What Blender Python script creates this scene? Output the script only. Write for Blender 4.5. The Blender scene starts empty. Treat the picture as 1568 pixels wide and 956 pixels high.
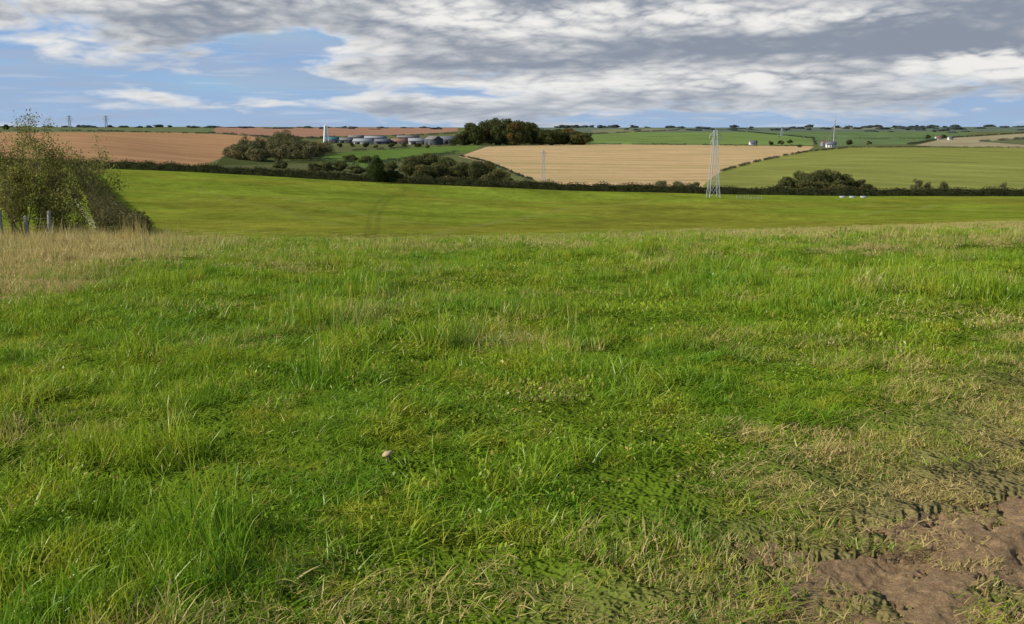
import bpy, bmesh, math, numpy as np
from mathutils import Vector
rng=np.random.default_rng(7)
sc=bpy.context.scene
# ---------------------------------------------------------------- survey constants
F=1506.0; CX=784.0; CY=478.0; EYE=1.7
PITCH=math.atan(283/F); cp,sp=math.cos(PITCH),math.sin(PITCH)
def m_of(y): return np.tan(np.arctan((np.asarray(y,float)-CY)/F)+PITCH)
# ---------------------------------------------------------------- noise
def _h(ix,iy,s):
    n=(ix.astype(np.int64)*374761393+iy.astype(np.int64)*668265263+s*974634777)&0xffffffff
    n=((n^(n>>13))*1274126177)&0xffffffff
    n=n^(n>>16)
    return (n&0xffffff)/float(0xffffff)
def vn(x,y,s=0):
    x=np.asarray(x,float);y=np.asarray(y,float)
    ix=np.floor(x);iy=np.floor(y);fx=x-ix;fy=y-iy
    fx=fx*fx*(3-2*fx);fy=fy*fy*(3-2*fy)
    a=_h(ix,iy,s);b=_h(ix+1,iy,s);c=_h(ix,iy+1,s);d=_h(ix+1,iy+1,s)
    return (a*(1-fx)+b*fx)*(1-fy)+(c*(1-fx)+d*fx)*fy
def fbm(x,y,o=4,s=0):
    r=0;a=.5;t=0
    for i in range(o):
        r=r+a*vn(x,y,s+i);t+=a;a*=.5;x=x*2.03+11.3;y=y*2.03+5.7
    return r/t
def gn(x,y,s=0):
    x=np.asarray(x,float);y=np.asarray(y,float)
    ix=np.floor(x);iy=np.floor(y);fx=x-ix;fy=y-iy
    u=fx**3*(fx*(fx*6-15)+10);v=fy**3*(fy*(fy*6-15)+10)
    def g(a,b,dx,dy):
        t=_h(a,b,s)*6.2831853;return np.cos(t)*dx+np.sin(t)*dy
    a=g(ix,iy,fx,fy);b=g(ix+1,iy,fx-1,fy);c=g(ix,iy+1,fx,fy-1);d=g(ix+1,iy+1,fx-1,fy-1)
    return ((a*(1-u)+b*u)*(1-v)+(c*(1-u)+d*u)*v)*1.5      # about -1..1
def pf(x,y,o=5,s=0,rg=.52,bil_=False):
    r=0;a=1.;t=0;c_,s_=math.cos(.6),math.sin(.6)
    for i in range(o):
        q=gn(x,y,s+i);r=r+a*(np.abs(q)*2-.6 if bil_ else q);t+=a;a*=rg
        x,y=(x*c_-y*s_)*2.05+3.3,(x*s_+y*c_)*2.05+7.7
    return r/t
def sst(a,b,x):
    t=np.clip((np.asarray(x,float)-a)/(b-a),0,1);return t*t*(3-2*t)
# ---------------------------------------------------------------- terrain height model
cols=np.array([0,150,300,560,784,1090,1300,1568.]); tc=(cols-CX)/1520
rowsD=[];rowsDrop=[]
def rz(D,v): rowsD.append(D);rowsDrop.append(np.array(v,float)*np.ones(8))
def ry(D,v): rowsD.append(D);rowsDrop.append(D*m_of(v))
rz(.5,1.7);rz(3,1.7);rz(6,1.74);rz(10,[1.95,1.95,1.93,1.9,1.9,1.88,1.86,1.84]);rz(20,[2.7,2.7,2.65,2.65,2.6,2.5,2.45,2.4]);rz(30,[3.55,3.6,3.55,3.5,3.45,3.35,3.3,3.2])
ry(40,[369,371,371,374,371,366,363,361])
ry(55,[371,373,372,372,367,359,355,350])
ry(70,[372,373,371,370,364,355,350,341])
ry(100,[363,365,365,365,361,355,348,338])
ry(150,[325,330,336,344,349,347,343,333])
ry(220,[290,293,300,316,328,331,330,324])
ry(300,[265,268,276,292,304,311,312,311])
ry(360,[255,258,263,276,288,297,300,301])
ry(420,[250,252,260,279,290,292,292,292])
ry(500,[240,243,254,276,286,286,284,285])
ry(650,[225,228,247,262,272,270,265,266])
ry(900,[210,211,230,238,242,246,240,243])
ry(1300,[202,202,214,224,222,225,224,226])
ry(1700,[199.5,199.5,206,215,219,221,221,221])
ry(2300,[197.5,197.5,200,206,208,209,211,212])
ry(3500,[195.5,195.5,196,198,199,199,200,201])
ry(5000,[194.5,194.5,194,194.5,195,195,194,193.5])
rz(9000,[60]*8)
rowsD=np.array(rowsD);tab=np.array(rowsDrop)
LG=np.linspace(math.log(.5),math.log(9000),700);TG=np.linspace(tc[0],tc[-1],160)
t1=np.array([np.interp(LG,np.log(rowsD),tab[:,j]) for j in range(8)]).T
t2=np.array([np.interp(TG,tc,t1[i]) for i in range(len(LG))])
def smooth(a,k,ax):
    w=np.hanning(2*k+3)[1:-1];w/=w.sum()
    pad=[(0,0),(0,0)];pad[ax]=(k,k)
    b=np.pad(a,pad,mode='edge')
    return np.apply_along_axis(lambda v:np.convolve(v,w,mode='valid'),ax,b)
G=smooth(smooth(t2,9,0),12,1)
def bil(a,ly,tx):
    u=np.clip((ly-LG[0])/(LG[1]-LG[0]),0,len(LG)-1.001);v=np.clip((tx-TG[0])/(TG[1]-TG[0]),0,len(TG)-1.001)
    i=u.astype(int);j=v.astype(int);fu=u-i;fv=v-j
    return (a[i,j]*(1-fu)+a[i+1,j]*fu)*(1-fv)+(a[i,j+1]*(1-fu)+a[i+1,j+1]*fu)*fv
def ht(x,y):
    x=np.asarray(x,float);y=np.asarray(y,float)
    rho=np.sqrt(x*x+y*y)+1e-6;D=np.maximum(np.maximum(y,.5*rho),.5);t=x/D
    z=EYE-bil(G,np.log(D),t)
    nf=(1-sst(60,120,rho))
    und=(fbm(x/1.7,y/1.7,3,3)-.5)*.17*sst(1.5,6,rho)*nf
    und=und+(vn(x/.45,y/.45,14)-.5)*.055*nf
    und=und+(fbm(x/6,y/6,2,13)-.5)*.36*sst(7,20,rho)*nf
    return z+und+(fbm(x/60,y/60,3,9)-.5)*2.8*sst(90,200,rho)*(1-sst(280,420,rho))
def proj(x,y,z):
    drop=EYE-z;dep=np.maximum(y*cp+drop*sp,1e-3)
    return CX+F*x/dep, CY+F*(drop*cp-y*sp)/dep
MY=np.exp(np.linspace(math.log(3),math.log(8000),2600))
def ground_at(px,py,dmin=3.):
    Y=MY[MY>=dmin];X=(px-CX)/1520*Y
    for _ in range(3):
        drop=EYE-ht(X,Y);X=(px-CX)/F*(Y*cp+drop*sp)
    _,sy=proj(X,Y,ht(X,Y))
    k=np.nonzero(sy<=py)[0];k=k[0] if len(k) else len(Y)-1
    return float(X[k]),float(Y[k]),float(ht(X[k],Y[k]))
def at_dist(px,D):
    X=(px-CX)/1532*D
    for _ in range(3):
        drop=EYE-float(ht(X,D));X=(px-CX)/F*(D*cp+drop*sp)
    return X,D,float(ht(X,D))
# ---------------------------------------------------------------- mesh helper
def mk_mesh(name,v,f,mats=(),mi=None,attrs=None,smooth_=False,link=True):
    v=np.asarray(v,np.float32);f=np.asarray(f,np.int32);k=f.shape[1]
    me=bpy.data.meshes.new(name)
    me.vertices.add(len(v));me.vertices.foreach_set('co',v.ravel())
    me.loops.add(f.size);me.loops.foreach_set('vertex_index',f.ravel())
    me.polygons.add(len(f));me.polygons.foreach_set('loop_start',np.arange(0,f.size,k,dtype=np.int32))
    try: me.polygons.foreach_set('loop_total',np.full(len(f),k,np.int32))
    except Exception: pass
    if mi is not None: me.polygons.foreach_set('material_index',np.asarray(mi,np.int32))
    if smooth_: me.polygons.foreach_set('use_smooth',np.ones(len(f),bool))
    for m in mats: me.materials.append(m)
    for n,(ty,dat) in (attrs or {}).items():
        a=me.attributes.new(n,ty,'POINT')
        a.data.foreach_set('color' if ty=='FLOAT_COLOR' else ('vector' if ty=='FLOAT_VECTOR' else 'value'),np.asarray(dat,np.float32).ravel() if ty!='INT' else np.asarray(dat,np.int32))
    me.update(calc_edges=True);
    o=bpy.data.objects.new(name,me)
    if link: sc.collection.objects.link(o)
    return o
# ---------------------------------------------------------------- node helper
class NT:
    def __init__(s,nt): s.nt=nt;s.N=nt.nodes;s.L=nt.links
    def node(s,t,**k):
        n=s.N.new(t)
        for a,b in k.items(): setattr(n,a,b)
        return n
    def put(s,inp,v):
        if isinstance(v,bpy.types.NodeSocket): s.L.new(v,inp)
        elif v is not None: inp.default_value=v
    def m(s,op,a,b=None,c=None,clamp=False):
        n=s.node('ShaderNodeMath',operation=op,use_clamp=clamp)
        for i,v in enumerate((a,b,c)):
            if v is not None: s.put(n.inputs[i],v)
        return n.outputs[0]
    def mix(s,f,a,b,bt='MIX'):
        n=s.node('ShaderNodeMix',data_type='RGBA',blend_type=bt)
        s.put(n.inputs[0],f)
        for i,v in ((6,a),(7,b)):
            s.put(n.inputs[i],(*v,1) if isinstance(v,tuple) and len(v)==3 else v)
        return n.outputs[2]
    def ss(s,v,a,b,lo=0.,hi=1.):
        n=s.node('ShaderNodeMapRange',interpolation_type='SMOOTHSTEP')
        s.put(n.inputs[0],v);n.inputs[1].default_value=a;n.inputs[2].default_value=b;n.inputs[3].default_value=lo;n.inputs[4].default_value=hi
        return n.outputs[0]
    def noise(s,vec,scale,detail=4,rough=.55,dist=0.):
        n=s.node('ShaderNodeTexNoise');s.put(n.inputs['Vector'],vec);n.inputs['Scale'].default_value=scale
        n.inputs['Detail'].default_value=detail;n.inputs['Roughness'].default_value=rough;n.inputs['Distortion'].default_value=dist
        return n.outputs[0]
    def xyz(s,a,b,c):
        n=s.node('ShaderNodeCombineXYZ')
        for i,v in enumerate((a,b,c)): s.put(n.inputs[i],v)
        return n.outputs[0]
def new_mat(name):
    m=bpy.data.materials.new(name);m.use_nodes=True;m.node_tree.nodes.clear();T=NT(m.node_tree)
    T.out=T.node('ShaderNodeOutputMaterial');return m,T
def simple_mat(name,col,rough=.8,var=.25,scale=2.,metal=0.):
    m,T=new_mat(name);g=T.node('ShaderNodeNewGeometry').outputs['Position']
    n=T.noise(g,scale,5)
    c=T.mix(n,tuple(x*(1-var) for x in col),tuple(min(1,x*(1+var)) for x in col))
    b=T.node('ShaderNodeBsdfPrincipled');T.L.new(c,b.inputs['Base Color']);b.inputs['Roughness'].default_value=rough;b.inputs['Metallic'].default_value=metal
    T.L.new(b.outputs[0],T.out.inputs[0]);return m
def leaf_mat(name,dark,mid,alt,trans=.25,bluish=0.):
    m,T=new_mat(name)
    a=T.node('ShaderNodeAttribute',attribute_name='bv').outputs['Fac']
    b=T.node('ShaderNodeAttribute',attribute_name='cl').outputs['Fac']
    c=T.mix(a,dark,mid);c=T.mix(T.ss(b,.55,.95),c,alt)
    d=T.node('ShaderNodeBsdfDiffuse');T.L.new(c,d.inputs[0])
    t=T.node('ShaderNodeBsdfTranslucent');T.L.new(c,t.inputs[0])
    mx=T.node('ShaderNodeMixShader');mx.inputs[0].default_value=trans
    T.L.new(d.outputs[0],mx.inputs[1]);T.L.new(t.outputs[0],mx.inputs[2]);T.L.new(mx.outputs[0],T.out.inputs[0]);return m
# ---------------------------------------------------------------- dirt track definition
def trackn(x,y): return (x-1.75)*-.74+(y-3.1)*.67
SP=[(.35,2.4),(.58,3.15),(.96,3.62),(1.30,4.02),(1.85,4.3),(2.6,4.6),(3.7,5.15),(4.0,4.5),(2.75,4.05),(2.15,3.65),(1.85,3.3),(1.65,2.4)]
def inpoly(px,py,poly):
    r=np.zeros(px.shape,bool);n=len(poly);j=n-1
    for i in range(n):
        xi,yi=poly[i];xj,yj=poly[j]
        c=((yi>py)!=(yj>py))
        with np.errstate(divide='ignore',invalid='ignore'):
            r^=c&(px<(xj-xi)*(py-yi)/((yj-yi) if yj!=yi else 1e-9)+xi)
        j=i
    return r
def sdist(x,y):
    d=np.full(np.shape(x),9.);n=len(SP)
    for i in range(n):
        x0,y0=SP[i];x1,y1=SP[(i+1)%n];dx,dy=x1-x0,y1-y0;t=np.clip(((x-x0)*dx+(y-y0)*dy)/(dx*dx+dy*dy),0,1)
        d=np.minimum(d,np.hypot(x-x0-t*dx,y-y0-t*dy))
    return np.where(inpoly(np.asarray(x,float),np.asarray(y,float),SP),d,-d)
def soil_amt(x,y):
    wv=pf(x/.46,y/.46,5,61,.68)
    return sst(-.05,.20,np.minimum(sdist(x,y),.14)-.05+wv*.62)
def lin(r,g,b,k=.72):
    f=lambda c:((c/255+.055)/1.055)**2.4 if c/255>.04045 else c/255/12.92
    return np.array([f(r)*k,f(g)*k,f(b)*k])
th=np.concatenate([np.radians(np.linspace(-180,-40,60,endpoint=False)),np.radians(np.linspace(-40,-29.5,60,endpoint=False)),np.radians(np.linspace(-29.5,29.5,900,endpoint=False)),np.radians(np.linspace(29.5,40,60,endpoint=False)),np.radians(np.linspace(40,180,61))])
rh=np.concatenate([np.linspace(.05,2.2,12,endpoint=False),np.exp(np.linspace(math.log(2.2),math.log(70),240,endpoint=False)),np.exp(np.linspace(math.log(70),math.log(9000),640))])
R,TH=np.meshgrid(rh,th,indexing='ij');X=R*np.sin(TH);Y=R*np.cos(TH);Z=ht(X,Y)
nR,nT=R.shape
PX,PY=proj(X,Y,Z);beh=Y<.35*R
PX=np.where(beh,np.where(X<0,-800,2300),PX)
mid_g=lin(128,143,50,.80)
col=np.ones((nR,nT,3))*mid_g
n1=pf(X/22,Y/30,5,20)[...,None];n2=pf(X/70,Y/60,3,30)[...,None];n3=pf(X/4,Y/7,4,25,.65)[...,None]
col=col*(1+.50*n1)*(1+.45*n3)
tw=sst(-.2,.3,n2);col=col*(1-tw)+tw*col*np.array([1.20,.98,1.15])*.93
lowc=(sst(312,350,PY)*(Y>80)*(Y<300)*.18)[...,None];col=col*(1-lowc)+lowc*col*np.array([.98,.84,.85])  # shading of the mid-field dip painted into the ground colour
near=(1-sst(40,130,R))[...,None]
col=col*(1-near)+near*lin(100,122,34,.68)*(1+.4*n3)
nsx=(1-sst(.6,1.7,trackn(X,Y)))*(Y<9)*(X>0)*.8
nsx=nsx[...,None];col=col*(1-nsx)+nsx*np.array([.20,.15,.075])
box_=((X>.02)&(X<5.1)&(Y>1.85)&(Y<6.05));sa=np.zeros(X.shape);sa[box_]=soil_amt(X[box_],Y[box_])
Z=Z-.08*sst(.0,.2,sa)
far=Y>362
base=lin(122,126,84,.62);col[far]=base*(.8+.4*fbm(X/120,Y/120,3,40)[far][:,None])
fields=[  # far fields: distance haze painted in as paler, greyer colours
 ([(-900,201),(200,201),(325,205),(385,209),(410,214),(370,228),(345,240),(310,254),(150,252),(0,250),(-900,252)],lin(190,148,110),'pl'),
 ([(320,195.5),(700,196),(700,201),(640,206),(500,209),(420,212),(330,203)],lin(176,136,114),'pl'),
 ([(-900,194),(330,196),(325,203),(-900,201)],lin(128,138,98,.6),''),
 ([(340,240),(420,219),(510,222),(520,250),(330,254)],lin(104,112,68,.5),''),
 ([(480,243),(540,232),(640,226),(740,222),(720,232),(620,245),(560,256)],lin(116,142,70,.6),''),
 ([(703,240),(745,225),(870,220.5),(1247,224),(1236,232),(1160,247),(1105,262),(1085,276),(1070,292),(850,288),(815,275),(780,262),(740,248)],lin(217,183,138),'st'),
 ([(890,221),(905,206),(1040,200),(1120,200),(1240,212),(1248,222.5)],lin(136,158,92,.62),''),
 ([(1120,200),(1500,203),(1440,214),(1390,221),(1255,224),(1240,212)],lin(122,144,96,.6),''),
 ([(1105,262),(1160,247),(1238,232),(1300,226),(1568,226),(2300,226),(2300,302),(1060,302),(1085,276)],lin(150,154,82,.7),'tl'),
 ([(1400,223),(1450,212),(1568,205),(2300,203),(2300,227),(1568,227)],lin(182,168,134,.68),''),
 ([(1500,217),(1568,212),(2300,212),(2300,222),(1568,222)],lin(124,130,94,.58),''),
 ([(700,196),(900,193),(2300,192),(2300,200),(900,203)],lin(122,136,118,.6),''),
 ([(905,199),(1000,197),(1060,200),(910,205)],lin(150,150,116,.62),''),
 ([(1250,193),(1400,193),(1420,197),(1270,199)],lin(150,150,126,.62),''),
]
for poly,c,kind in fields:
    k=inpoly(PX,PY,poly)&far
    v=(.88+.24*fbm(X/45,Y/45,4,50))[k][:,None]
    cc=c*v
    if kind=='st':
        s=np.sin((Y[k]*.95+X[k]*.12+6*vn(X[k]/60,Y[k]/60,4))*.16)
        cc=cc*(1+.09*s[:,None]*(.3+vn(X[k]/30,Y[k]/30,8)[:,None]));
        g=sst(.46,.68,fbm(X[k]/110,Y[k]/25,4,77))[:,None];cc=cc*(1-g*.5)+g*.5*lin(170,162,104)
    if kind=='tl':
        s=sst(.9,1,np.sin((X[k]*.5+Y[k]*.26)*.19))[:,None];cc=cc*(1+.24*s*np.array([1.1,.8,1]))
        g=fbm(X[k]/60,Y[k]/30,4,78)[:,None];cc=cc*(.72+.56*g)
    if kind=='pl':
        g=fbm(X[k]/70,Y[k]/40,4,79)[:,None];cc=cc*(.82+.36*g)
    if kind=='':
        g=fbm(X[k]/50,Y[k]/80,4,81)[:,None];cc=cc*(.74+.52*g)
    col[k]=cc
def line_mask(pts,w):
    m=np.zeros(X.shape)
    P=[ground_at(a,b,80) for a,b in pts]
    for (x0,y0,_),(x1,y1,_) in zip(P[:-1],P[1:]):
        dx,dy=x1-x0,y1-y0;t=np.clip(((X-x0)*dx+(Y-y0)*dy)/(dx*dx+dy*dy),0,1)
        d=np.hypot(X-x0-t*dx,Y-y0-t*dy);m=np.maximum(m,1-sst(w*.5,w,d))
    return m[...,None]*(Y>75)[...,None]*(Y<358)[...,None]*(.4+.8*fbm(X/9,Y/9,3,5))[...,None]
for pts,w,c,a in [([(572,366),(580,330),(600,300),(640,284)],.6,lin(100,104,48),.35),([(560,366),(566,330),(588,300),(628,284)],.6,lin(100,104,48),.35),
                  ([(640,366),(700,350),(860,320),(1000,306)],1.5,lin(155,152,84),.45),([(300,290),(420,318),(520,345)],1.8,lin(148,150,74),.45),([(420,300),(560,330),(700,350)],1.6,lin(148,150,80),.35),
                  ([(1320,330),(1430,314),(1568,306)],1.2,lin(160,162,98),.4),([(1180,318),(1320,312),(1568,322)],1.2,lin(160,162,98),.4),([(150,366),(140,340),(118,308),(100,290)],.6,lin(190,185,140),.8)]:
    m=line_mask(pts,w)*a;col=col*(1-m)+m*c
v=np.stack([X,Y,Z],-1).reshape(-1,3)
i=np.arange(nR-1)[:,None]*nT+np.arange(nT-1)[None,:]
f=np.stack([i,i+1,i+nT+1,i+nT],-1).reshape(-1,4)[:,::-1]
gm,T=new_mat('pasture_ground')
pos=T.node('ShaderNodeNewGeometry').outputs['Position'];at=T.node('ShaderNodeAttribute',attribute_name='Col').outputs['Color']
a=T.noise(pos,.09,5);b=T.noise(pos,.8,6,.8);c3=T.noise(pos,12,6,.75)
k=T.m('ADD',T.m('MULTIPLY',a,.3),T.m('ADD',T.m('MULTIPLY',b,1.5),T.m('MULTIPLY',c3,.3)))
cc=T.mix(1.0,at,T.xyz(k,k,T.m('MULTIPLY',k,.95)),'MULTIPLY')
bs=T.node('ShaderNodeBsdfPrincipled');T.L.new(cc,bs.inputs['Base Color']);bs.inputs['Roughness'].default_value=1;bs.inputs['Specular IOR Level'].default_value=.0
bp=T.node('ShaderNodeBump');bp.inputs['Strength'].default_value=.9;bp.inputs['Distance'].default_value=.35;T.L.new(b,bp.inputs['Height']);T.L.new(bp.outputs[0],bs.inputs['Normal'])
T.L.new(bs.outputs[0],T.out.inputs[0])
ca=np.concatenate([np.clip(col,0,1),np.ones((nR,nT,1))],-1).reshape(-1,4)
mk_mesh('ground',v,f,[gm],attrs={'Col':('FLOAT_COLOR',ca)},smooth_=True)
# ---------------------------------------------------------------- dirt track (bottom right)
gx=np.arange(.0,5.2,.009);gy=np.arange(1.8,6.1,.009);SX,SY=np.meshgrid(gx,gy)
s=soil_amt(SX,SY)
z=ht(SX,SY)-.016+.006*sst(0,.4,s)-.05*(1-sst(0,.2,s))
clod=pf(SX/.09,SY/.09,6,70,.68);rid=1-np.abs(pf(SX/.45,SY/.45,4,71))*2.2
lump=np.maximum(pf(SX/.05,SY/.05,3,170,.6),0)
z+=s*(.022*clod+.016*lump+.014*pf(SX/.35,SY/.35,3,72))-s*.055*sst(.86,.99,rid)*sst(0,.25,pf(SX/1.1,SY/1.1,2,75))
tn=trackn(SX,SY);along=SX*.67+SY*.74
for c0 in(.55,.10): z-=s*(.030*np.exp(-((tn-c0)/.10)**2)-.012*np.exp(-((tn-c0-.18)/.05)**2));z-=s*.013*(.5+.5*np.sin(along*75+np.abs(tn-c0)*60))*np.exp(-((tn-c0)/.11)**4)*sst(.3,.6,fbm(SX/.5,SY/.5,2,99))
dm,T=new_mat('bare_soil');pos=T.node('ShaderNodeNewGeometry').outputs['Position']
a=T.noise(pos,3,6,.6);b=T.noise(pos,70,5,.75);e=T.noise(pos,12,6,.7)
c=T.mix(a,(.21,.125,.062),(.33,.215,.115));c=T.mix(T.ss(b,.40,.68,0,.8),c,(.43,.31,.17));c=T.mix(T.ss(e,.50,.72,0,.75),c,(.12,.073,.038))
bs=T.node('ShaderNodeBsdfPrincipled');T.L.new(c,bs.inputs['Base Color']);bs.inputs['Roughness'].default_value=.95;bs.inputs['Specular IOR Level'].default_value=.1
bp=T.node('ShaderNodeBump');bp.inputs['Strength'].default_value=1.;bp.inputs['Distance'].default_value=.015;T.L.new(b,bp.inputs['Height']);T.L.new(bp.outputs[0],bs.inputs['Normal']);T.L.new(bs.outputs[0],T.out.inputs[0])
w=len(gx);i=np.arange(len(gy)-1)[:,None]*w+np.arange(w-1)[None,:]
f=np.stack([i,i+1,i+w+1,i+w],-1).reshape(-1,4)
mk_mesh('dirt_track',np.stack([SX,SY,z],-1).reshape(-1,3),f,[dm],smooth_=True)
# ---------------------------------------------------------------- turf
def blades(n,Rr,h0,h1,w0,w1,lean,bend,seg=3,wind=(.25,.1),seed=0,head=False,oval=False,lift=0.):
    r=np.random.default_rng(seed);a=r.random(n)*6.283;q=np.sqrt(r.random(n))*Rr
    bx,by=q*np.cos(a),q*np.sin(a);H=h0+(h1-h0)*r.random(n)**1.3;W=(w0+(w1-w0)*r.random(n))*.5
    la=r.random(n)*6.283;lx=np.cos(la)*lean*r.random(n)+wind[0]*r.random(n);ly=np.sin(la)*lean*r.random(n)+wind[1]*r.random(n)
    bd=bend*r.random(n);fa=r.random(n)*6.283
    bl=np.hypot(lx,ly)+1e-4
    vs=[];hf=[]
    L=seg+1
    for kx in range(L):
        u=kx/seg
        d=u+bd*u*u
        cx=bx+lx*H*d;cy=by+ly*H*d;cz=lift*(.4+.6*((bx*37+by*91)%1))+H*(u-.35*np.minimum(bl*(1+bd),1.6)*u*u)
        if oval: wd=W*math.sin(math.pi*min(max(u*.92+.04,0),1))
        elif head: wd=W*(.35 if u<.7 else (1.6 if u<.95 else .2))
        else: wd=W*(1-u**1.6*.93)
        ox=np.cos(fa)*wd;oy=np.sin(fa)*wd
        vs.append(np.stack([cx-ox,cy-oy,cz],-1));vs.append(np.stack([cx+ox,cy+oy,cz],-1));hf+= [u,u]
    V=np.stack(vs,1).reshape(-1,3)
    b0=np.arange(n)[:,None]*(2*L);fs=[]
    for kx in range(seg): fs.append(np.stack([b0[:,0]+2*kx,b0[:,0]+2*kx+1,b0[:,0]+2*kx+3,b0[:,0]+2*kx+2],-1))
    Fq=np.stack(fs,1).reshape(-1,4)
    bv=np.repeat(r.random(n),2*L);hh=np.tile(np.array(hf),n)
    return V,Fq,bv,hh
def cat(parts):
    V=[];Fq=[];B=[];Hh=[];o=0
    for v_,f_,b_,h_ in parts: V.append(v_);Fq.append(f_+o);B.append(b_);Hh.append(h_);o+=len(v_)
    return np.concatenate(V),np.concatenate(Fq),np.concatenate(B),np.concatenate(Hh)
tm,T=new_mat('grass_blades')
pos=T.node('ShaderNodeNewGeometry').outputs['Position']
bv=T.node('ShaderNodeAttribute',attribute_name='bv').outputs['Fac'];hf=T.node('ShaderNodeAttribute',attribute_name='hf').outputs['Fac']
dry=T.node('ShaderNodeAttribute',attribute_name='dry',attribute_type='INSTANCER').outputs['Fac']
n1=T.noise(pos,.5,3,.6);n2=T.noise(pos,2.4,3,.65)
c=T.mix(T.ss(n1,.36,.62),(.130,.285,.010),(.265,.370,.016))
c=T.mix(T.ss(n2,.48,.66,0,.85),c,(.42,.40,.030))
c=T.mix(T.ss(n2,.34,.46,.50,0),c,(.08,.20,.010))
c=T.mix(T.m('MULTIPLY',bv,.45),c,(.33,.44,.035))
c=T.mix(T.ss(bv,.0,.18,.45,0.),c,(.06,.17,.010))
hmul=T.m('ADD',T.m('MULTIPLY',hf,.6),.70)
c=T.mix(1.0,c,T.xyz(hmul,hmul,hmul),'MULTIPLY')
dd=T.m('ADD',dry,T.m('MULTIPLY',T.m('SUBTRACT',bv,.5),.8))
straw=T.mix(n2,(.46,.33,.11),(.68,.54,.24))
c=T.mix(T.ss(dd,.40,.80,0,.95),c,straw)
c=T.mix(T.ss(bv,.972,.982),c,(.46,.32,.09))
d=T.node('ShaderNodeBsdfDiffuse');T.L.new(c,d.inputs[0]);t=T.node('ShaderNodeBsdfTranslucent');T.L.new(c,t.inputs[0])
mx=T.node('ShaderNodeMixShader');mx.inputs[0].default_value=.35;T.L.new(d.outputs[0],mx.inputs[1]);T.L.new(t.outputs[0],mx.inputs[2])
gl=T.node('ShaderNodeBsdfGlossy');gl.inputs['Roughness'].default_value=.4;gl.inputs[0].default_value=(.95,.95,.85,1)
m2=T.node('ShaderNodeMixShader');m2.inputs[0].default_value=.02;T.L.new(mx.outputs[0],m2.inputs[1]);T.L.new(gl.outputs[0],m2.inputs[2]);T.L.new(m2.outputs[0],T.out.inputs[0])
def turf(name,kinds,P,Rot,Scl,Idx,Dry):
    col_=bpy.data.collections.new(name+'_clumps')
    for ki,(V,Fq,B,Hh) in enumerate(kinds):
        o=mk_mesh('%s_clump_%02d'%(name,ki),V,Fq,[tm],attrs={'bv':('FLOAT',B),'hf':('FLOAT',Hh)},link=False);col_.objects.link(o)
    me=bpy.data.meshes.new(name);me.vertices.add(len(P));me.vertices.foreach_set('co',P.astype(np.float32).ravel())
    for n_,ty,d_ in (('rot','FLOAT_VECTOR',Rot),('scl','FLOAT_VECTOR',Scl),('idx','INT',Idx),('dry','FLOAT',Dry)):
        a_=me.attributes.new(n_,ty,'POINT');a_.data.foreach_set('vector' if ty=='FLOAT_VECTOR' else 'value',(d_.astype(np.float32) if ty!='INT' else d_.astype(np.int32)).ravel())
    o=bpy.data.objects.new(name,me);sc.collection.objects.link(o)
    ng=bpy.data.node_groups.new(name+'_scatter','GeometryNodeTree')
    ng.interface.new_socket('Geometry',in_out='INPUT',socket_type='NodeSocketGeometry');ng.interface.new_socket('Geometry',in_out='OUTPUT',socket_type='NodeSocketGeometry')
    N=ng.nodes;L=ng.links;gi=N.new('NodeGroupInput');go=N.new('NodeGroupOutput');ip=N.new('GeometryNodeInstanceOnPoints');ci=N.new('GeometryNodeCollectionInfo')
    ci.inputs['Collection'].default_value=col_;ci.inputs['Separate Children'].default_value=True;ci.inputs['Reset Children'].default_value=True
    def na(n_,ty):
        x=N.new('GeometryNodeInputNamedAttribute');x.data_type=ty;x.inputs['Name'].default_value=n_;return x.outputs['Attribute']
    L.new(gi.outputs[0],ip.inputs['Points']);L.new(ci.outputs[0],ip.inputs['Instance']);ip.inputs['Pick Instance'].default_value=True
    L.new(na('idx','INT'),ip.inputs['Instance Index']);L.new(na('rot','FLOAT_VECTOR'),ip.inputs['Rotation']);L.new(na('scl','FLOAT_VECTOR'),ip.inputs['Scale'])
    L.new(ip.outputs[0],go.inputs[0]);md=o.modifiers.new('scatter','NODES');md.node_group=ng
    return o
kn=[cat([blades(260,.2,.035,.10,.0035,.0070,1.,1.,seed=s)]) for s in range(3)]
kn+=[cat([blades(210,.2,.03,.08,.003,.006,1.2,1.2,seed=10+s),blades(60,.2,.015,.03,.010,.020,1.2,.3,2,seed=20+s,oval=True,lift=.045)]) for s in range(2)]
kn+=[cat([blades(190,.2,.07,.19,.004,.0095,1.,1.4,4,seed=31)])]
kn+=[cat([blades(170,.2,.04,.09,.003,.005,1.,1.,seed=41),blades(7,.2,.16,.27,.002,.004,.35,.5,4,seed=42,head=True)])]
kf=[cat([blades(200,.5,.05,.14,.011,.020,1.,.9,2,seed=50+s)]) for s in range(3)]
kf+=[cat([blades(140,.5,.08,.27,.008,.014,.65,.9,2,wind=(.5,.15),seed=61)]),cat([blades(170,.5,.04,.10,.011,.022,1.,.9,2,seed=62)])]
def region_dry(x,y):
    t=x/np.maximum(y,1)
    L=sst(-.26,-.50,t)*sst(7,22,y)*1.0+sst(-.22,-.42,t)*sst(27,36,y)*.6
    Rr=sst(.05,.45,t)*sst(24,50,y)*.30+.15*sst(14,30,y)+.12*sst(30,60,y)
    nn=trackn(x,y);tr=(1-sst(.9,2.3,nn+1.0*(fbm(x/.8,y/.8,3,90)-.5)))*(1-sst(9,15,y))*.66
    patch=sst(.54,.72,fbm(x/1.3,y/.9,3,91))*.48
    p2=sst(.50,.64,fbm(x/5,y/2.5,3,92))*.36*sst(8,16,y)
    return np.clip(L+Rr+tr+patch+p2,0,1.05),L,tr
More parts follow.
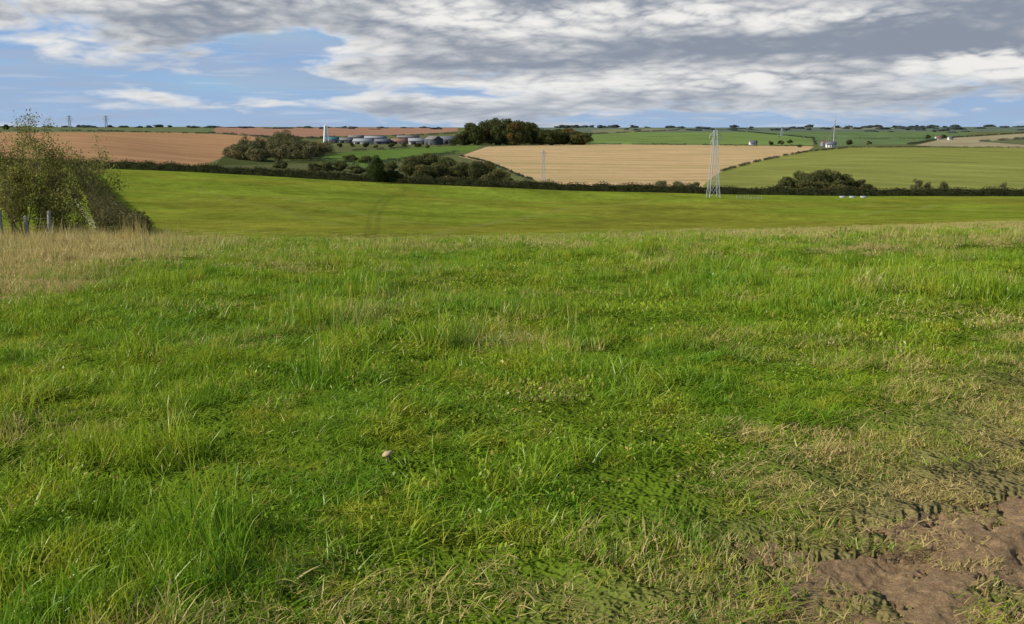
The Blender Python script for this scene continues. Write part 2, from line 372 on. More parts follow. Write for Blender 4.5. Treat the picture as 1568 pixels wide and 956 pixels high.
def scatter(ya,yb,dens,tmax):
    n=int((yb*yb-ya*ya)*tmax*dens);y=np.sqrt(ya*ya+(yb*yb-ya*ya)*rng.random(n));x=y*(rng.random(n)*2-1)*tmax
    return x,y
def build(ya,yb,dens,kinds,name,tmax=.63,nearset=True):
    x,y=scatter(ya,yb,dens,tmax);sk=np.zeros(len(x));q=(y<6.1)&(x>0);sk[q]=soil_amt(x[q],y[q]);keep=rng.random(len(x))>sk*.80
    if not nearset: keep&=rng.random(len(x))>sst(60,yb,y+12*(fbm(x/8,y/8,2,98)-.5))*.9
    x=x[keep];y=y[keep];sk=sk[keep];n=len(x)
    d,L,tr=region_dry(x,y);cl=fbm(x/.45,y/.45,3,95);c2=fbm(x/3.,y/3.,3,96)
    hs=.58+1.35*sst(.42,.76,cl)+.5*(c2-.5)
    tus=(rng.random(n)<.035)&(tr<.2);hs=np.where(tus,hs*1.4+.25,hs)
    hs*=(1-.62*np.clip(tr*1.6,0,1));hs*=1+.75*np.clip(L,0,1);hs*=1-.5*sk
    hs*=.8+.4*rng.random(n);hs*=1-.45*sst(45,95,y)
    P=np.stack([x,y,ht(x,y)-.008-.02*sk],-1);rot=np.stack([rng.normal(0,.14,n),rng.normal(0,.14,n),rng.normal(0,1.4,n)],-1)
    S=np.stack([.85+.35*rng.random(n)]*2+[hs],-1);S[:,:2]*=(1-.45*sk)[:,None]
    if nearset:
        wv=fbm(x/.8,y/.8,3,97)
        low=sst(-.1,.1,.5-np.abs(x/np.maximum(y,1)-.15))*(y<7)
        idx=rng.integers(0,3,n);idx=np.where(wv+.05*low+rng.normal(0,.05,n)>.58,3+rng.integers(0,2,n),idx)
        idx=np.where((tr>.3)&(idx>=3),idx-3,idx)
        idx=np.where(((rng.random(n)<.13)&(tr<.2))|tus,5,idx);idx=np.where((rng.random(n)<.04+.3*np.clip(L,0,1)),6,idx)
    else:
        idx=rng.integers(0,3,n);idx=np.where(rng.random(n)<.25,4,idx);idx=np.where(rng.random(n)<.04+.7*np.clip(L,0,1)+.2*(d>.45),3,idx)
    dr=np.clip(d+.15*sk+rng.normal(0,.10,n)-.1*tus,0,1.1)
    return turf(name,kinds,P,rot,S,idx,dr)
build(2.1,9,25,kn,'meadow_grass')
kn2=[cat([blades(190,.3,.04,.12,.006,.010,.9,.9,2,seed=70+s)]) for s in range(3)]
kn2+=[cat([blades(150,.3,.03,.08,.006,.010,1.1,1.1,2,seed=80+s),blades(40,.3,.02,.035,.015,.025,1.2,.3,2,seed=84+s,oval=True,lift=.045)]) for s in range(2)]
kn2+=[cat([blades(150,.3,.08,.19,.005,.010,.9,1.2,seed=88)]),cat([blades(130,.3,.04,.10,.005,.009,.9,1.,2,seed=89),blades(9,.3,.16,.28,.004,.007,.35,.5,4,seed=90,head=True)])]
build(9,24,9.5,kn2,'meadow_grass')
build(24,118,2.4,kf,'meadow_grass',.59,False)
# ---------------------------------------------------------------- foliage builders
class Geo:
    def __init__(s): s.V=[];s.F=[];s.M=[];s.B=[];s.C=[];s.o=0
    def add(s,v,f,mi,b,c):
        s.V.append(v);s.F.append(f+s.o);s.M.append(np.full(len(f),mi));s.B.append(b);s.C.append(c);s.o+=len(v)
    def tube(s,pts,rad,n=6,mi=0):
        pts=np.array(pts,float);k=len(pts);vs=[]
        for i_ in range(k):
            d=pts[min(i_+1,k-1)]-pts[max(i_-1,0)];d/=np.linalg.norm(d)+1e-9
            a_=np.cross(d,[0.13,.9,.3]);a_/=np.linalg.norm(a_);b_=np.cross(d,a_)
            an=np.arange(n)*6.28319/n;vs.append(pts[i_]+rad[i_]*(np.cos(an)[:,None]*a_+np.sin(an)[:,None]*b_))
        v_=np.concatenate(vs);f_=[]
        for i_ in range(k-1):
            for j_ in range(n): f_.append([i_*n+j_,i_*n+(j_+1)%n,(i_+1)*n+(j_+1)%n,(i_+1)*n+j_])
        s.add(v_,np.array(f_),mi,np.full(len(v_),.5),np.zeros(len(v_)))
    def leaves(s,C,size,cl,mi=1,up=.0,nrm=None):
        n=len(C);d=rng.normal(size=(n,3))
        if nrm is not None: d=d*.55+nrm
        d[:,2]+=up;d/=np.linalg.norm(d,axis=1)[:,None]
        a_=np.cross(d,rng.normal(size=(n,3)));a_/=np.linalg.norm(a_,axis=1)[:,None]+1e-9;b_=np.cross(d,a_)
        sz=(size*(.6+.8*rng.random(n)))[:,None]
        v_=np.stack([C-a_*sz*.5,C+b_*sz*.32-a_*sz*.05,C+a_*sz*.55,C-b_*sz*.32+a_*sz*.05],1).reshape(-1,3)
        f_=np.arange(4*n).reshape(-1,4);s.add(v_,f_,mi,np.repeat(rng.random(n),4),np.repeat(cl,4))
    def make(s,name,mats):
        return mk_mesh(name,np.concatenate(s.V),np.concatenate(s.F),mats,np.concatenate(s.M),{'bv':('FLOAT',np.concatenate(s.B)),'cl':('FLOAT',np.concatenate(s.C))})
def crown_tree(g,x,y,z,h,w,leaf,n=None,trunk=.22,lobes=14,hue=None,cone=False,dens=1.):
    th_=h*trunk;tr=h*.013+.04
    top=np.array([x+rng.normal(0,.03*h),y,z+h*.8])
    g.tube([[x,y,z-.3],[x+.01*h,y,z+th_],[top[0],top[1],top[2]]],[tr*1.3,tr,tr*.25])
    for k_ in range(lobes):
        u=(k_+rng.random())/lobes;zz=trunk+.10+(1-trunk-.24)*u
        prof=(1-u)*.9+.12 if cone else math.sin(math.pi*min(.2+u*.68,1))
        an=rng.random()*6.283;q=w*.5*prof*(.2+.6*rng.random())
        c_=np.array([x+q*math.cos(an),y+q*math.sin(an),z+h*zz])
        r_=w*(.16+.14*rng.random())*(.6+.4*prof)
        g.tube([[x,y,z+h*max(trunk*.8,zz-.25)],(np.array([x,y,z+h*(zz-.12)])+c_)/2,c_],[tr*.4,tr*.25,tr*.1],4)
        m_=max(12,int(dens*9*r_*r_/(.34*leaf*leaf)))
        d_=rng.normal(size=(m_,3));d_/=np.linalg.norm(d_,axis=1)[:,None]
        rr=r_*(.5+.6*rng.random(m_)**.5);rr*=1+.6*(vn(d_[:,0]*2.5+k_,d_[:,1]*2.5+d_[:,2]*2,k_)-.5)
        P_=c_+d_*rr[:,None]*np.array([1,1,.8*min(h/w,1.3)]);P_[:,2]=np.maximum(P_[:,2],z+.04*h)
        hb=(hue if hue is not None else .3)+rng.normal(0,.14)
        g.leaves(P_,leaf,np.clip(hb+rng.normal(0,.08,m_),0,1),nrm=d_)
bark=simple_mat('bark',(.11,.085,.06),.9,.3,3)
L_dark=leaf_mat('foliage_dark',(.028,.045,.015),(.07,.095,.027),(.14,.12,.03))
L_aut=leaf_mat('foliage_autumn',(.038,.052,.018),(.115,.122,.040),(.23,.14,.05))
L_cop=leaf_mat('foliage_copse',(.056,.068,.025),(.16,.16,.058),(.25,.175,.06))
L_hedge=leaf_mat('foliage_hedge',(.038,.046,.018),(.115,.105,.044),(.19,.13,.058))
L_hedge2=leaf_mat('foliage_hawthorn_hedge',(.06,.066,.025),(.18,.155,.065),(.24,.17,.08))
L_olive=leaf_mat('foliage_olive',(.085,.093,.04),(.21,.195,.088),(.26,.19,.09))
L_bush=leaf_mat('foliage_hawthorn',(.14,.15,.035),(.33,.32,.09),(.36,.22,.08),.35)
L_far=leaf_mat('foliage_distant',(.07,.09,.085),(.11,.13,.12),(.14,.14,.12))  # distance haze painted into the foliage as a bluish grey
def wood(name,pts,mat,leaf,n,**kw):
    g=Geo()
    for (px,py,dmin,hpx,wpx,hue) in pts:
        x,y,z=ground_at(px,py,dmin);m_=y/1532
        crown_tree(g,x,y,z-.2,hpx*m_,wpx*m_,leaf,n,hue=hue,**kw)
    return g.make(name,[bark,mat])
pts=[]
for k_ in range(46):
    u=(k_+rng.random())/46;px=706+u*185
    hh=(32+7*math.sin(math.pi*min(u*1.5,1)) if u<.60 else 25)*(.80+.26*rng.random())
    if u<.06: hh*=.7
    if u>.93: hh*=.85
    pts.append((px,223-3*rng.random(),1000,hh,24+12*rng.random(),.18+(.45 if (rng.random()<.12 or u>.88) else 0)))
wood('woodland',pts,L_aut,1.6,0,lobes=10,trunk=.03)
pts=[]
for k_ in range(40):
    px=352+rng.random()*150;u=(px-352)/150
    pts.append((px,252-16*rng.random()-6*u,480,(22+11*math.sin(math.pi*u))*(.6+.5*rng.random()),28+14*rng.random(),.35+.3*rng.random()))
wood('scrub_woodland',pts,L_olive,.95,0,lobes=8,trunk=.05,dens=.7)
pts=[]
for px,py,h,w,hu in [(632,272,34,42,.2),(655,272,40,46,.15),(682,274,36,44,.3),(707,276,28,36,.55),(728,277,32,40,.3),(745,277,32,38,.6),(762,280,22,32,.7),(600,262,14,26,.3),(520,262,16,30,.3),(545,266,13,28,.3),(500,262,15,28,.4),(480,262,13,26,.4),(780,283,12,24,.5),(560,250,12,24,.3),(535,248,12,24,.4),(670,275,26,40,.4),(645,275,24,36,.5),(750,282,16,28,.5),(430,258,12,26,.3)]:
    pts.append((px,py,430,h,w,hu))
wood('valley_copse',pts,L_cop,.6,0,lobes=14,trunk=.05,dens=.9)
g=Geo();x,y,z=at_dist(577,350);crown_tree(g,x,y,z,9.6,7.2,.34,trunk=.05,lobes=22,hue=.1);crown_tree(g,x+5,y+2,z,4.5,6.5,.34,trunk=.05,lobes=12,hue=.1);g.make('oak_tree',[bark,L_dark])
pts=[]
for px,py,h,w,hu in [(1205,296,26,34,.3),(1226,296,36,40,.2),(1248,297,40,44,.15),(1272,297,38,42,.3),(1294,297,32,38,.35),(1316,297,24,30,.5),(1333,297,16,20,.6),(1190,296,16,20,.3),(1238,298,26,38,.5),(1284,298,24,36,.5)]:
    pts.append((px,py,372,h,w,hu))
wood('hedgerow_copse',pts,L_cop,.48,0,lobes=14,trunk=.05,dens=.9)
for px,h,w in [(1402,27,22),(1420,22,20),(1440,24,22),(1010,20,24),(1036,18,28),(1064,18,24),(1535,22,18)]:
    g=Geo();x,y,z=at_dist(px,366);m_=y/1532;crown_tree(g,x,y,z,h*m_,w*m_,.36,trunk=.12,lobes=8,hue=.4,dens=.8);g.make('hawthorn_tree',[bark,L_olive])
# ---- hedges
def hedge(name,P,h,w,leaf,dens,mat,hv=.35,seed=0,gap=0.):
    P=np.array(P,float);g=Geo();seg=np.hypot(*(np.diff(P[:,:2],axis=0).T));L_=np.concatenate([[0],np.cumsum(seg)]);tot=L_[-1];n=int(tot*dens)
    s_=rng.random(n)*tot
    if gap: s_=s_[fbm(s_/(h*8),s_*0+seed*3,3,seed)>gap]
    n=len(s_);x_=np.interp(s_,L_,P[:,0]);y_=np.interp(s_,L_,P[:,1])
    k_=np.clip(np.searchsorted(L_,s_)-1,0,len(seg)-1);dx=np.diff(P[:,0])[k_]/seg[k_];dy=np.diff(P[:,1])[k_]/seg[k_]
    hh=h*(1+hv*(fbm(s_/4,s_*0+seed,4,seed)-.5)*2);ww=w*(1+.3*(fbm(s_/3,s_*0+9,3,seed+5)-.5)*2)
    a_=rng.random(n)*math.pi;q=.75+.3*rng.random(n)
    lo=np.cos(a_);lo=np.sign(lo)*np.abs(lo)**.5*q;up=np.sin(a_)**.5*q
    fill=rng.random(n)<.25;up=np.where(fill,rng.random(n)*.8,up)
    x2=x_-dy*lo*ww*.5;y2=y_+dx*lo*ww*.5;z2=ht(x2,y2)+up*hh
    g.leaves(np.stack([x2,y2,z2],-1),leaf,np.clip(.35+.5*(fbm(s_/6,s_*0+3,3,seed+8)-.5)*2+rng.normal(0,.1,n),0,1),mi=1)
    if not gap:
        st=np.linspace(0,tot,max(int(tot/(w*.8)),6));xc=np.interp(st,L_,P[:,0]);yc=np.interp(st,L_,P[:,1]);k2=np.clip(np.searchsorted(L_,st)-1,0,len(seg)-1)
        dx=np.diff(P[:,0])[k2]/seg[k2];dy=np.diff(P[:,1])[k2]/seg[k2];hc=h*(1+hv*(fbm(st/4,st*0+seed,4,seed)-.5)*2)*.8
        hc[0]=hc[-1]=.05
        prof=[(-.36,-.1),(-.38,.7),(0,1.),(.38,.7),(.36,-.1)];rows=[]
        for a0,b0 in prof:
            xx=xc-dy*a0*w;yy=yc+dx*a0*w;rows.append(np.stack([xx,yy,ht(xx,yy)+b0*hc],-1))
        V_=np.stack(rows,1).reshape(-1,3);m5=len(prof);i_=np.arange(len(st)-1)[:,None]*m5+np.arange(m5-1)[None];f_=np.stack([i_,i_+1,i_+m5+1,i_+m5],-1).reshape(-1,4)
        g.add(V_,f_,1,np.full(len(V_),.1),np.full(len(V_),.2))
    return g.make(name,[bark,mat])
hedge('hedge',[at_dist(px,D)[:2] for px,D in [(60,372),(118,364),(150,361),(240,360),(350,360),(460,360),(560,360),(670,360),(784,360),(900,360),(1000,360),(1090,360),(1200,360),(1300,360),(1450,360),(1568,360),(1750,360)]],3.1,3.0,.42,62,L_hedge,.4,3)
hedge('hedge',[at_dist(px,D)[:2] for px,D in [(195,82)]]+[ground_at(px,py,92)[:2] for px,py in [(186,362),(174,346),(161,325),(147,300),(134,280),(122,266)]],2.4,3.9,.2,480,L_hedge2,.2,8)
hedge('hedge',[at_dist(px,D)[:2] for px,D in [(-300,395),(-60,385),(60,376),(118,368)]],3.,3.,.42,50,L_hedge,.3,13)
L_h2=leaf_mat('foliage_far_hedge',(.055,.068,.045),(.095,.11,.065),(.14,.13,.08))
for j_,(pl,dm_,h_) in enumerate([([(360,238),(400,222),(450,215),(520,212)],500,3),([(-300,201),(120,201),(320,205)],900,2.2),([(320,204),(400,210),(430,214)],900,3),
  ([(705,240),(745,249),(780,263),(815,276)],430,1.5),([(1105,263),(1160,248),(1236,233),(1300,227),(1420,226),(1568,227),(1800,227)],500,1.7),([(900,221.5),(1050,222.5),(1247,224.5)],900,2),
  ([(900,206),(1040,200),(1130,200)],1500,3),([(1120,200.5),(1180,206),(1245,212),(1250,222)],1500,2.6),([(1390,222),(1445,212),(1568,204),(1800,203)],1200,3),([(1180,211),(1300,213),(1440,214)],1200,3.5),
  ([(700,205),(600,209),(500,211),(430,214)],1200,3),([(540,232),(640,226),(740,223)],600,2.5),([(480,246),(560,256),(620,246),(700,236)],430,3),([(1500,218),(1568,213),(1800,212)],1200,4)]):
    P_=[ground_at(a,b,dm_)[:2] for a,b in pl]
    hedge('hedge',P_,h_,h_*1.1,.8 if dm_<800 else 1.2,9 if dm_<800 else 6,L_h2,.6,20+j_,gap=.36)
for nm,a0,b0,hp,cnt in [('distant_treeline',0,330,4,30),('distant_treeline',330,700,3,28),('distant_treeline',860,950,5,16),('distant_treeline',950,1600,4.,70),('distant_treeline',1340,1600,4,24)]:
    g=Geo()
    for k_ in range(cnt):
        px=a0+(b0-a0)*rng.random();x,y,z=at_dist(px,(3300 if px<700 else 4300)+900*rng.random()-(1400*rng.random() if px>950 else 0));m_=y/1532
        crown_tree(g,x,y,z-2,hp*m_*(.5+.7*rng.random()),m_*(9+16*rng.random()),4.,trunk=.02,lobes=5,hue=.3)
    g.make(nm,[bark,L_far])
g=Geo();x,y,z=at_dist(10,1500);crown_tree(g,x,y,z,10,9,1.2,hue=.2);g.make('oak_tree',[bark,L_dark])
for px,py,dm_,hp in [(1195,222,1100,7),(1210,220,1100,6),(1330,222,1100,6),(1225,226,1000,5),(1300,222,1100,8),(1445,212,1300,6),(1420,213,1300,7),(1180,222,1100,6),(640,226,980,7),(600,226,980,7),(560,226,980,8),(696,224,980,11),(520,226,950,7),(575,227,960,5),(655,227,960,5),(620,226,975,6),(540,225,975,7)]:
    g=Geo();x,y,z=ground_at(px,py,dm_);m_=y/1532;crown_tree(g,x,y,z,hp*m_,hp*1.6*m_,1.1,trunk=.06,lobes=8,hue=.3);g.make('broadleaf_tree',[bark,L_aut])
def branchy(name,x,y,z,h,mat,stems=9,leaf=.075,nl=9000,spread=.5,thr=.32):
    g=Geo();tips=[]
    def grow(p,d,L_,r_,lev):
        pts_=[p];rr=[r_];q=np.array(p,float);d=np.array(d,float)
        for k_ in range(4):
            d=d+rng.normal(0,.12,3)+np.array([0,0,.07]);d/=np.linalg.norm(d);q=q+d*L_/4;pts_.append(q.copy());rr.append(r_*(1-.2*(k_+1)))
            if lev<3:
                for _ in range(2):
                    if rng.random()<.85:
                        dd=d+rng.normal(0,.52,3)+np.array([0,0,.12]);dd/=np.linalg.norm(dd);grow(q,dd,L_*(.34+.2*rng.random()),r_*.45,lev+1)
            if lev>=1: tips.append(q.copy())
        g.tube(pts_,rr,3 if lev>1 else 6)
    for s_ in range(stems):
        a_=s_*2.4;t_=spread*(.2+.8*rng.random());grow(np.array([x+.35*math.cos(a_),y+.35*math.sin(a_),z-.1]),(math.cos(a_)*t_,math.sin(a_)*t_,1),h*(.5+.28*rng.random()),.03,0)
    tp=np.array(tips);k_=tp[rng.integers(0,len(tp),nl)]+rng.normal(0,.13,(nl,3))
    keep=fbm(k_[:,0]*1.8,k_[:,2]*1.8+k_[:,1],2,5)>thr
    k_=k_[keep];g.leaves(k_,leaf,np.clip(.4+rng.normal(0,.22,len(k_)),0,1))
    return g.make(name,[bark,mat])
x,y,z=at_dist(44,39);branchy('hawthorn_tree',x,y,z,4.4,L_bush,14,.075,36000,.8)
x,y,z=at_dist(-60,42);branchy('hawthorn_tree',x,y,z,3.6,L_bush,8,.07,16000,.6)
x,y,z=at_dist(99,40);branchy('bramble_bush',x,y,z,1.1,L_bush,7,.06,3500,.9)
# ---------------------------------------------------------------- fence
wd=simple_mat('weathered_wood',(.27,.24,.20),.9,.35,9);wire=simple_mat('galvanised_wire',(.35,.35,.34),.5,.1,9,.6)
def box(g,c,s_,mi=0,rz_=0.):
    v_=np.array([[a,b,c_] for a in(-.5,.5) for b in(-.5,.5) for c_ in(-.5,.5)])*np.array(s_)
    cs,sn=math.cos(rz_),math.sin(rz_);v_=np.stack([v_[:,0]*cs-v_[:,1]*sn,v_[:,0]*sn+v_[:,1]*cs,v_[:,2]],-1)+np.array(c)
    f_=np.array([[0,1,3,2],[4,6,7,5],[0,4,5,1],[2,3,7,6],[0,2,6,4],[1,5,7,3]]);g.add(v_,f_,mi,np.full(8,.5),np.zeros(8))
g=Geo();pp=[]
for px,D in [(-150,36.5),(-72,36.5),(3,36.5),(42,36.8),(78,36.8)]:
    x,y,z=at_dist(px,D);pp.append((x,y,z));hh=1.2 if px!=42 else 1.0
    g.tube([[x,y,z-.3],[x+.01,y,z+hh*.6],[x+rng.normal(0,.02),y,z+hh],[x,y,z+hh+.02]],[.08,.075,.07,.01],8,0)
for hz in (.35,.65,.95):
    for a_,b_ in zip(pp[:-1],pp[1:]): g.tube([[a_[0],a_[1]-.07,a_[2]+hz],[(a_[0]+b_[0])/2,(a_[1]+b_[1])/2-.07,(a_[2]+b_[2])/2+hz-.03],[b_[0],b_[1]-.07,b_[2]+hz]],[.004]*3,4,1)
g.make('post_and_wire_fence',[wd,wire])
# ---------------------------------------------------------------- lattice towers
steel=simple_mat('galvanised_steel',(.42,.43,.44),.6,.12,1.);steel_far=simple_mat('weathered_steel',(.33,.36,.40),.7,.1,1.);whitep=simple_mat('white_paint',(.8,.8,.78),.6,.05,1.)
def lattice(name,px,D,h,wb,wt,r_,mat,arms=(),panels=9,z0=None,rot=.5,peak=0.):
    x,y,z=at_dist(px,D);g=Geo();cs,sn=math.cos(rot),math.sin(rot)
    def W(a,b,c_): return [x+a*cs-b*sn,y+a*sn+b*cs,z+c_]
    hs=[h*(1-(1-k_/panels)**1.25) for k_ in range(panels+1)];ww=lambda q:(wb+(wt-wb)*(q/h)**.8)*.5
    cr=[(-1,-1),(1,-1),(1,1),(-1,1)]
    for a,b in cr: g.tube([W(a*ww(q),b*ww(q),q) for q in hs],[r_*1.3]*len(hs),4,0)
    for q0,q1 in zip(hs[:-1],hs[1:]):
        w0_,w1_=ww(q0),ww(q1)
        for k_ in range(4):
            a,b=cr[k_];c_,d_=cr[(k_+1)%4]
            g.tube([W(a*w0_,b*w0_,q0),W(c_*w1_,d_*w1_,q1)],[r_*.5]*2,4,0);g.tube([W(c_*w0_,d_*w0_,q0),W(a*w1_,b*w1_,q1)],[r_*.5]*2,4,0);g.tube([W(a*w1_,b*w1_,q1),W(c_*w1_,d_*w1_,q1)],[r_*.5]*2,4,0)
    for q,l in arms:
        wq=ww(q)
        for s_ in(-1,1):
            tip=W(s_*l,0,q)
            for b in(-1,1):
                g.tube([W(s_*wq,b*wq,q),tip],[r_]*2,4,0);g.tube([W(s_*wq,b*wq,q+h*.05),tip],[r_*.7]*2,4,0)
            g.tube([tip,W(s_*l,0,q-h*.05)],[r_*1.3]*2,6,0)
    if peak: g.tube([W(0,0,h),W(0,0,h+peak)],[r_*1.2,r_*.6],4,0)
    return g.make(name,[mat])
lattice('electricity_pylon',1092,325,21.8,3.6,.9,.075,steel,[(20.2,1.9),(18.2,1.4)],6,rot=.12,peak=.8)
lattice('electricity_pylon',832,560,18,2.6,.7,.06,steel_far,[(16.4,1.7),(14.4,1.3)],6,rot=.15,peak=1)
for px in(107,163): lattice('electricity_pylon',px,2600,33,7,2,.32,steel_far,[(30,6),(24,8),(19,6)],6,rot=.2)
for px in(1197,): lattice('electricity_pylon',px,2400,22,5,1.6,.25,steel_far,[(20,5)],6,rot=.2)
lattice('white_lattice_tower',500,1080,25,6.5,2.2,.5,whitep,[],7,rot=.3,peak=2)
x,y,z=at_dist(1276,1300);g=Geo();g.tube([[x,y,z],[x,y,z+22],[x,y,z+41]],[.6,.45,.2],8,0)
for q in(24,29,33): box(g,(x,y,z+q),(2.,.6,1.8),0);
for s_ in(-1,1): g.tube([[x+s_*10,y,z],[x,y,z+30]],[.06,.06],4,0)
g.make('telecom_mast',[steel])
# ---------------------------------------------------------------- buildings
glass=simple_mat('window_glass',(.03,.035,.04),.2,.1);doorm=simple_mat('dark_opening',(.05,.05,.05),.9,.1)
roofs={'slate':simple_mat('slate_roof',(.12,.13,.15),.8,.2,.5),'tin':simple_mat('sheet_roof',(.24,.25,.27),.7,.2,.4),'fibre':simple_mat('fibre_cement_roof',(.17,.16,.15),.9,.2,.4),'teal':simple_mat('green_sheet_roof',(.05,.18,.20),.6,.1,.5),'red':simple_mat('clay_tile_roof',(.22,.12,.08),.9,.2,.5)}
walls={'white':simple_mat('render_white',(.70,.69,.65),.9,.06,.4),'pale':simple_mat('concrete_block_wall',(.34,.33,.31),.9,.15,.4),'grey':simple_mat('cladding_grey',(.20,.21,.22),.8,.15,.3),'brick':simple_mat('brick_wall',(.26,.16,.11),.9,.2,1),'dark':simple_mat('cladding_dark',(.08,.09,.10),.8,.15,.3)}
def house(name,px,py,dmin,L_,W_,eh,rh_,rot,wm,rm,barn=True):
    x,y,z=ground_at(px,py,dmin);e=bpy.data.objects.new(name,None);sc.collection.objects.link(e);e.location=(x,y,z);e.rotation_euler=(0,0,rot)
    def part(n_,g_,mats):
        o=g_.make(n_,mats);o.parent=e;return o
    l,w=L_/2,W_/2
    g=Geo();v_=np.array([[-l,-w,-2],[l,-w,-2],[l,w,-2],[-l,w,-2],[-l,-w,eh],[l,-w,eh],[l,w,eh],[-l,w,eh],[-l,0,eh+rh_],[l,0,eh+rh_]])
    g.add(v_,np.array([[0,1,5,4],[2,3,7,6],[1,2,6,5],[3,0,4,7],[5,6,9,9],[7,4,8,8]]),0,np.full(10,.5),np.zeros(10));part('walls',g,[walls[wm]])
    g=Geo();o_=.5;k_=rh_/w
    for s_ in(-1,1):
        v_=np.array([[-l-o_,s_*(w+o_),eh-o_*k_+.1],[l+o_,s_*(w+o_),eh-o_*k_+.1],[l+o_,0,eh+rh_+.1],[-l-o_,0,eh+rh_+.1]]);v2=v_+np.array([0,0,.2])
        V_=np.concatenate([v_,v2]);g.add(V_,np.array([[0,1,2,3],[4,5,6,7],[0,1,5,4],[1,2,6,5],[3,0,4,7]]),0,np.full(8,.5),np.zeros(8))
    part('roof',g,[roofs[rm]])
    g=Geo()
    if barn:
        nb=max(1,int(L_/9))
        for k_ in range(nb): box(g,(-l+(k_+.5)*L_/nb,-w-.02,eh*.38),(L_/nb*.55,.1,eh*.76))
        part('door_openings',g,[doorm])
    else:
        for k_ in range(4):
            xx=-l+(k_+.5)*L_/4
            box(g,(xx,-w-.02,eh*.72),(1.1,.1,1.2))
            if k_!=1: box(g,(xx,-w-.02,eh*.27),(1.1,.1,1.3))
        part('windows',g,[glass]);g=Geo();box(g,(-l+1.5*L_/4,-w-.02,1.),(1.,.1,2.));part('door',g,[doorm])
        g=Geo();box(g,(-l+.6,0,eh+rh_+.6),(.9,.9,1.8));box(g,(l-.6,0,eh+rh_+.6),(.9,.9,1.8));part('chimneys',g,[walls['brick']])
for a in [('barn',508,219,1000,20,12,5,3,.2,'grey','teal'),('barn',530,219,1000,22,13,4,3,.1,'grey','fibre'),('barn',556,221,1000,26,13,4,3.5,-.1,'pale','tin'),('barn',586,221,1000,22,12,4,3,.15,'dark','slate'),
          ('barn',612,221,1000,24,14,4,3.5,0.,'brick','red'),('barn',640,221.5,1000,26,16,5,3.5,.1,'pale','tin'),('barn',664,222,1000,22,16,7.5,4,-.9,'dark','fibre'),('barn',688,221,1000,26,16,7,4,.2,'dark','slate'),('barn',575,215,1100,36,14,4,3,0.,'grey','tin'),('barn',625,214,1100,40,14,4,3,0.1,'brick','fibre'),('barn',545,214,1100,26,12,4,3,0.1,'brick','fibre')]:
    house(*a,barn=True)
for a in [('white_cottage',1153,223,1100,11,6,4,3,.1,'white','slate'),('white_cottage',1272,226,1100,12,6,4,3,-.1,'white','slate'),('stone_cottage',1262,224,1100,9,6,4,3,.3,'grey','red'),('white_cottage',1437,214.5,1300,14,7,4,3.5,.1,'white','red'),('white_cottage',1455,214.5,1300,10,6,4,3,.1,'white','slate')]:
    house(*a,barn=False)
g=Geo()
for px0,px1 in [(1128,1146),(1150,1166)]:
    a=np.array(at_dist(px0,322));b=np.array(at_dist(px1,324))
    for q in(.15,.45,.75,1.1): g.tube([a+[0,0,q],b+[0,0,q]],[.03]*2,4,0)
    for q in np.linspace(0,1,4): g.tube([a+(b-a)*q,a+(b-a)*q+[0,0,1.15]],[.04]*2,4,0)
g.make('sheep_hurdle',[steel])
g=Geo()
for px in (1290,1305,1322):
    x,y,z=at_dist(px,345);v_=np.array([[-1.2,-.35,.15],[1.2,-.35,.15],[1.2,.35,.15],[-1.2,.35,.15],[-1.3,-.5,.8],[1.3,-.5,.8],[1.3,.5,.8],[-1.3,.5,.8],[-1.2,-.4,.78],[1.2,-.4,.78],[1.2,.4,.78],[-1.2,.4,.78],[-1.1,-.3,.3],[1.1,-.3,.3],[1.1,.3,.3],[-1.1,.3,.3]])*np.array([.8,.8,.7])+np.array([x,y,z])
    q=[]
    for o_ in(0,4,8): q+=[[o_+k_,o_+(k_+1)%4,o_+4+(k_+1)%4,o_+4+k_] for k_ in range(4)]
    q+=[[0,1,2,3],[12,13,14,15]];g.add(v_,np.array(q),0,np.full(16,.5),np.zeros(16))
    for s_ in(-1,1): box(g,(x+s_*.8,y,z+.05),(.1,.6,.3))
g.make('water_trough',[steel])
# small pale mushroom in the grass
x,y,z=ground_at(593,710,3);g=Geo();n_=14
prof=[(.008,-.01),(.007,.03),(.010,.042),(.024,.040),(.027,.047),(.021,.056),(.010,.061),(.001,.062)]
an=np.arange(n_)*6.28319/n_;vs=[]
for r_,h_ in prof: vs.append(np.stack([x+r_*np.cos(an)*(1+.12*np.sin(an*3)),y+r_*np.sin(an),z+h_+.008*np.cos(an)*(r_>.02)],-1))
v_=np.concatenate(vs);f_=np.array([[a*n_+b,a*n_+(b+1)%n_,(a+1)*n_+(b+1)%n_,(a+1)*n_+b] for a in range(len(prof)-1) for b in range(n_)])
g.add(v_,f_,0,np.full(len(v_),.5),np.zeros(len(v_)));g.make('mushroom',[simple_mat('mushroom_skin',(.46,.33,.18),.8,.3,60)])
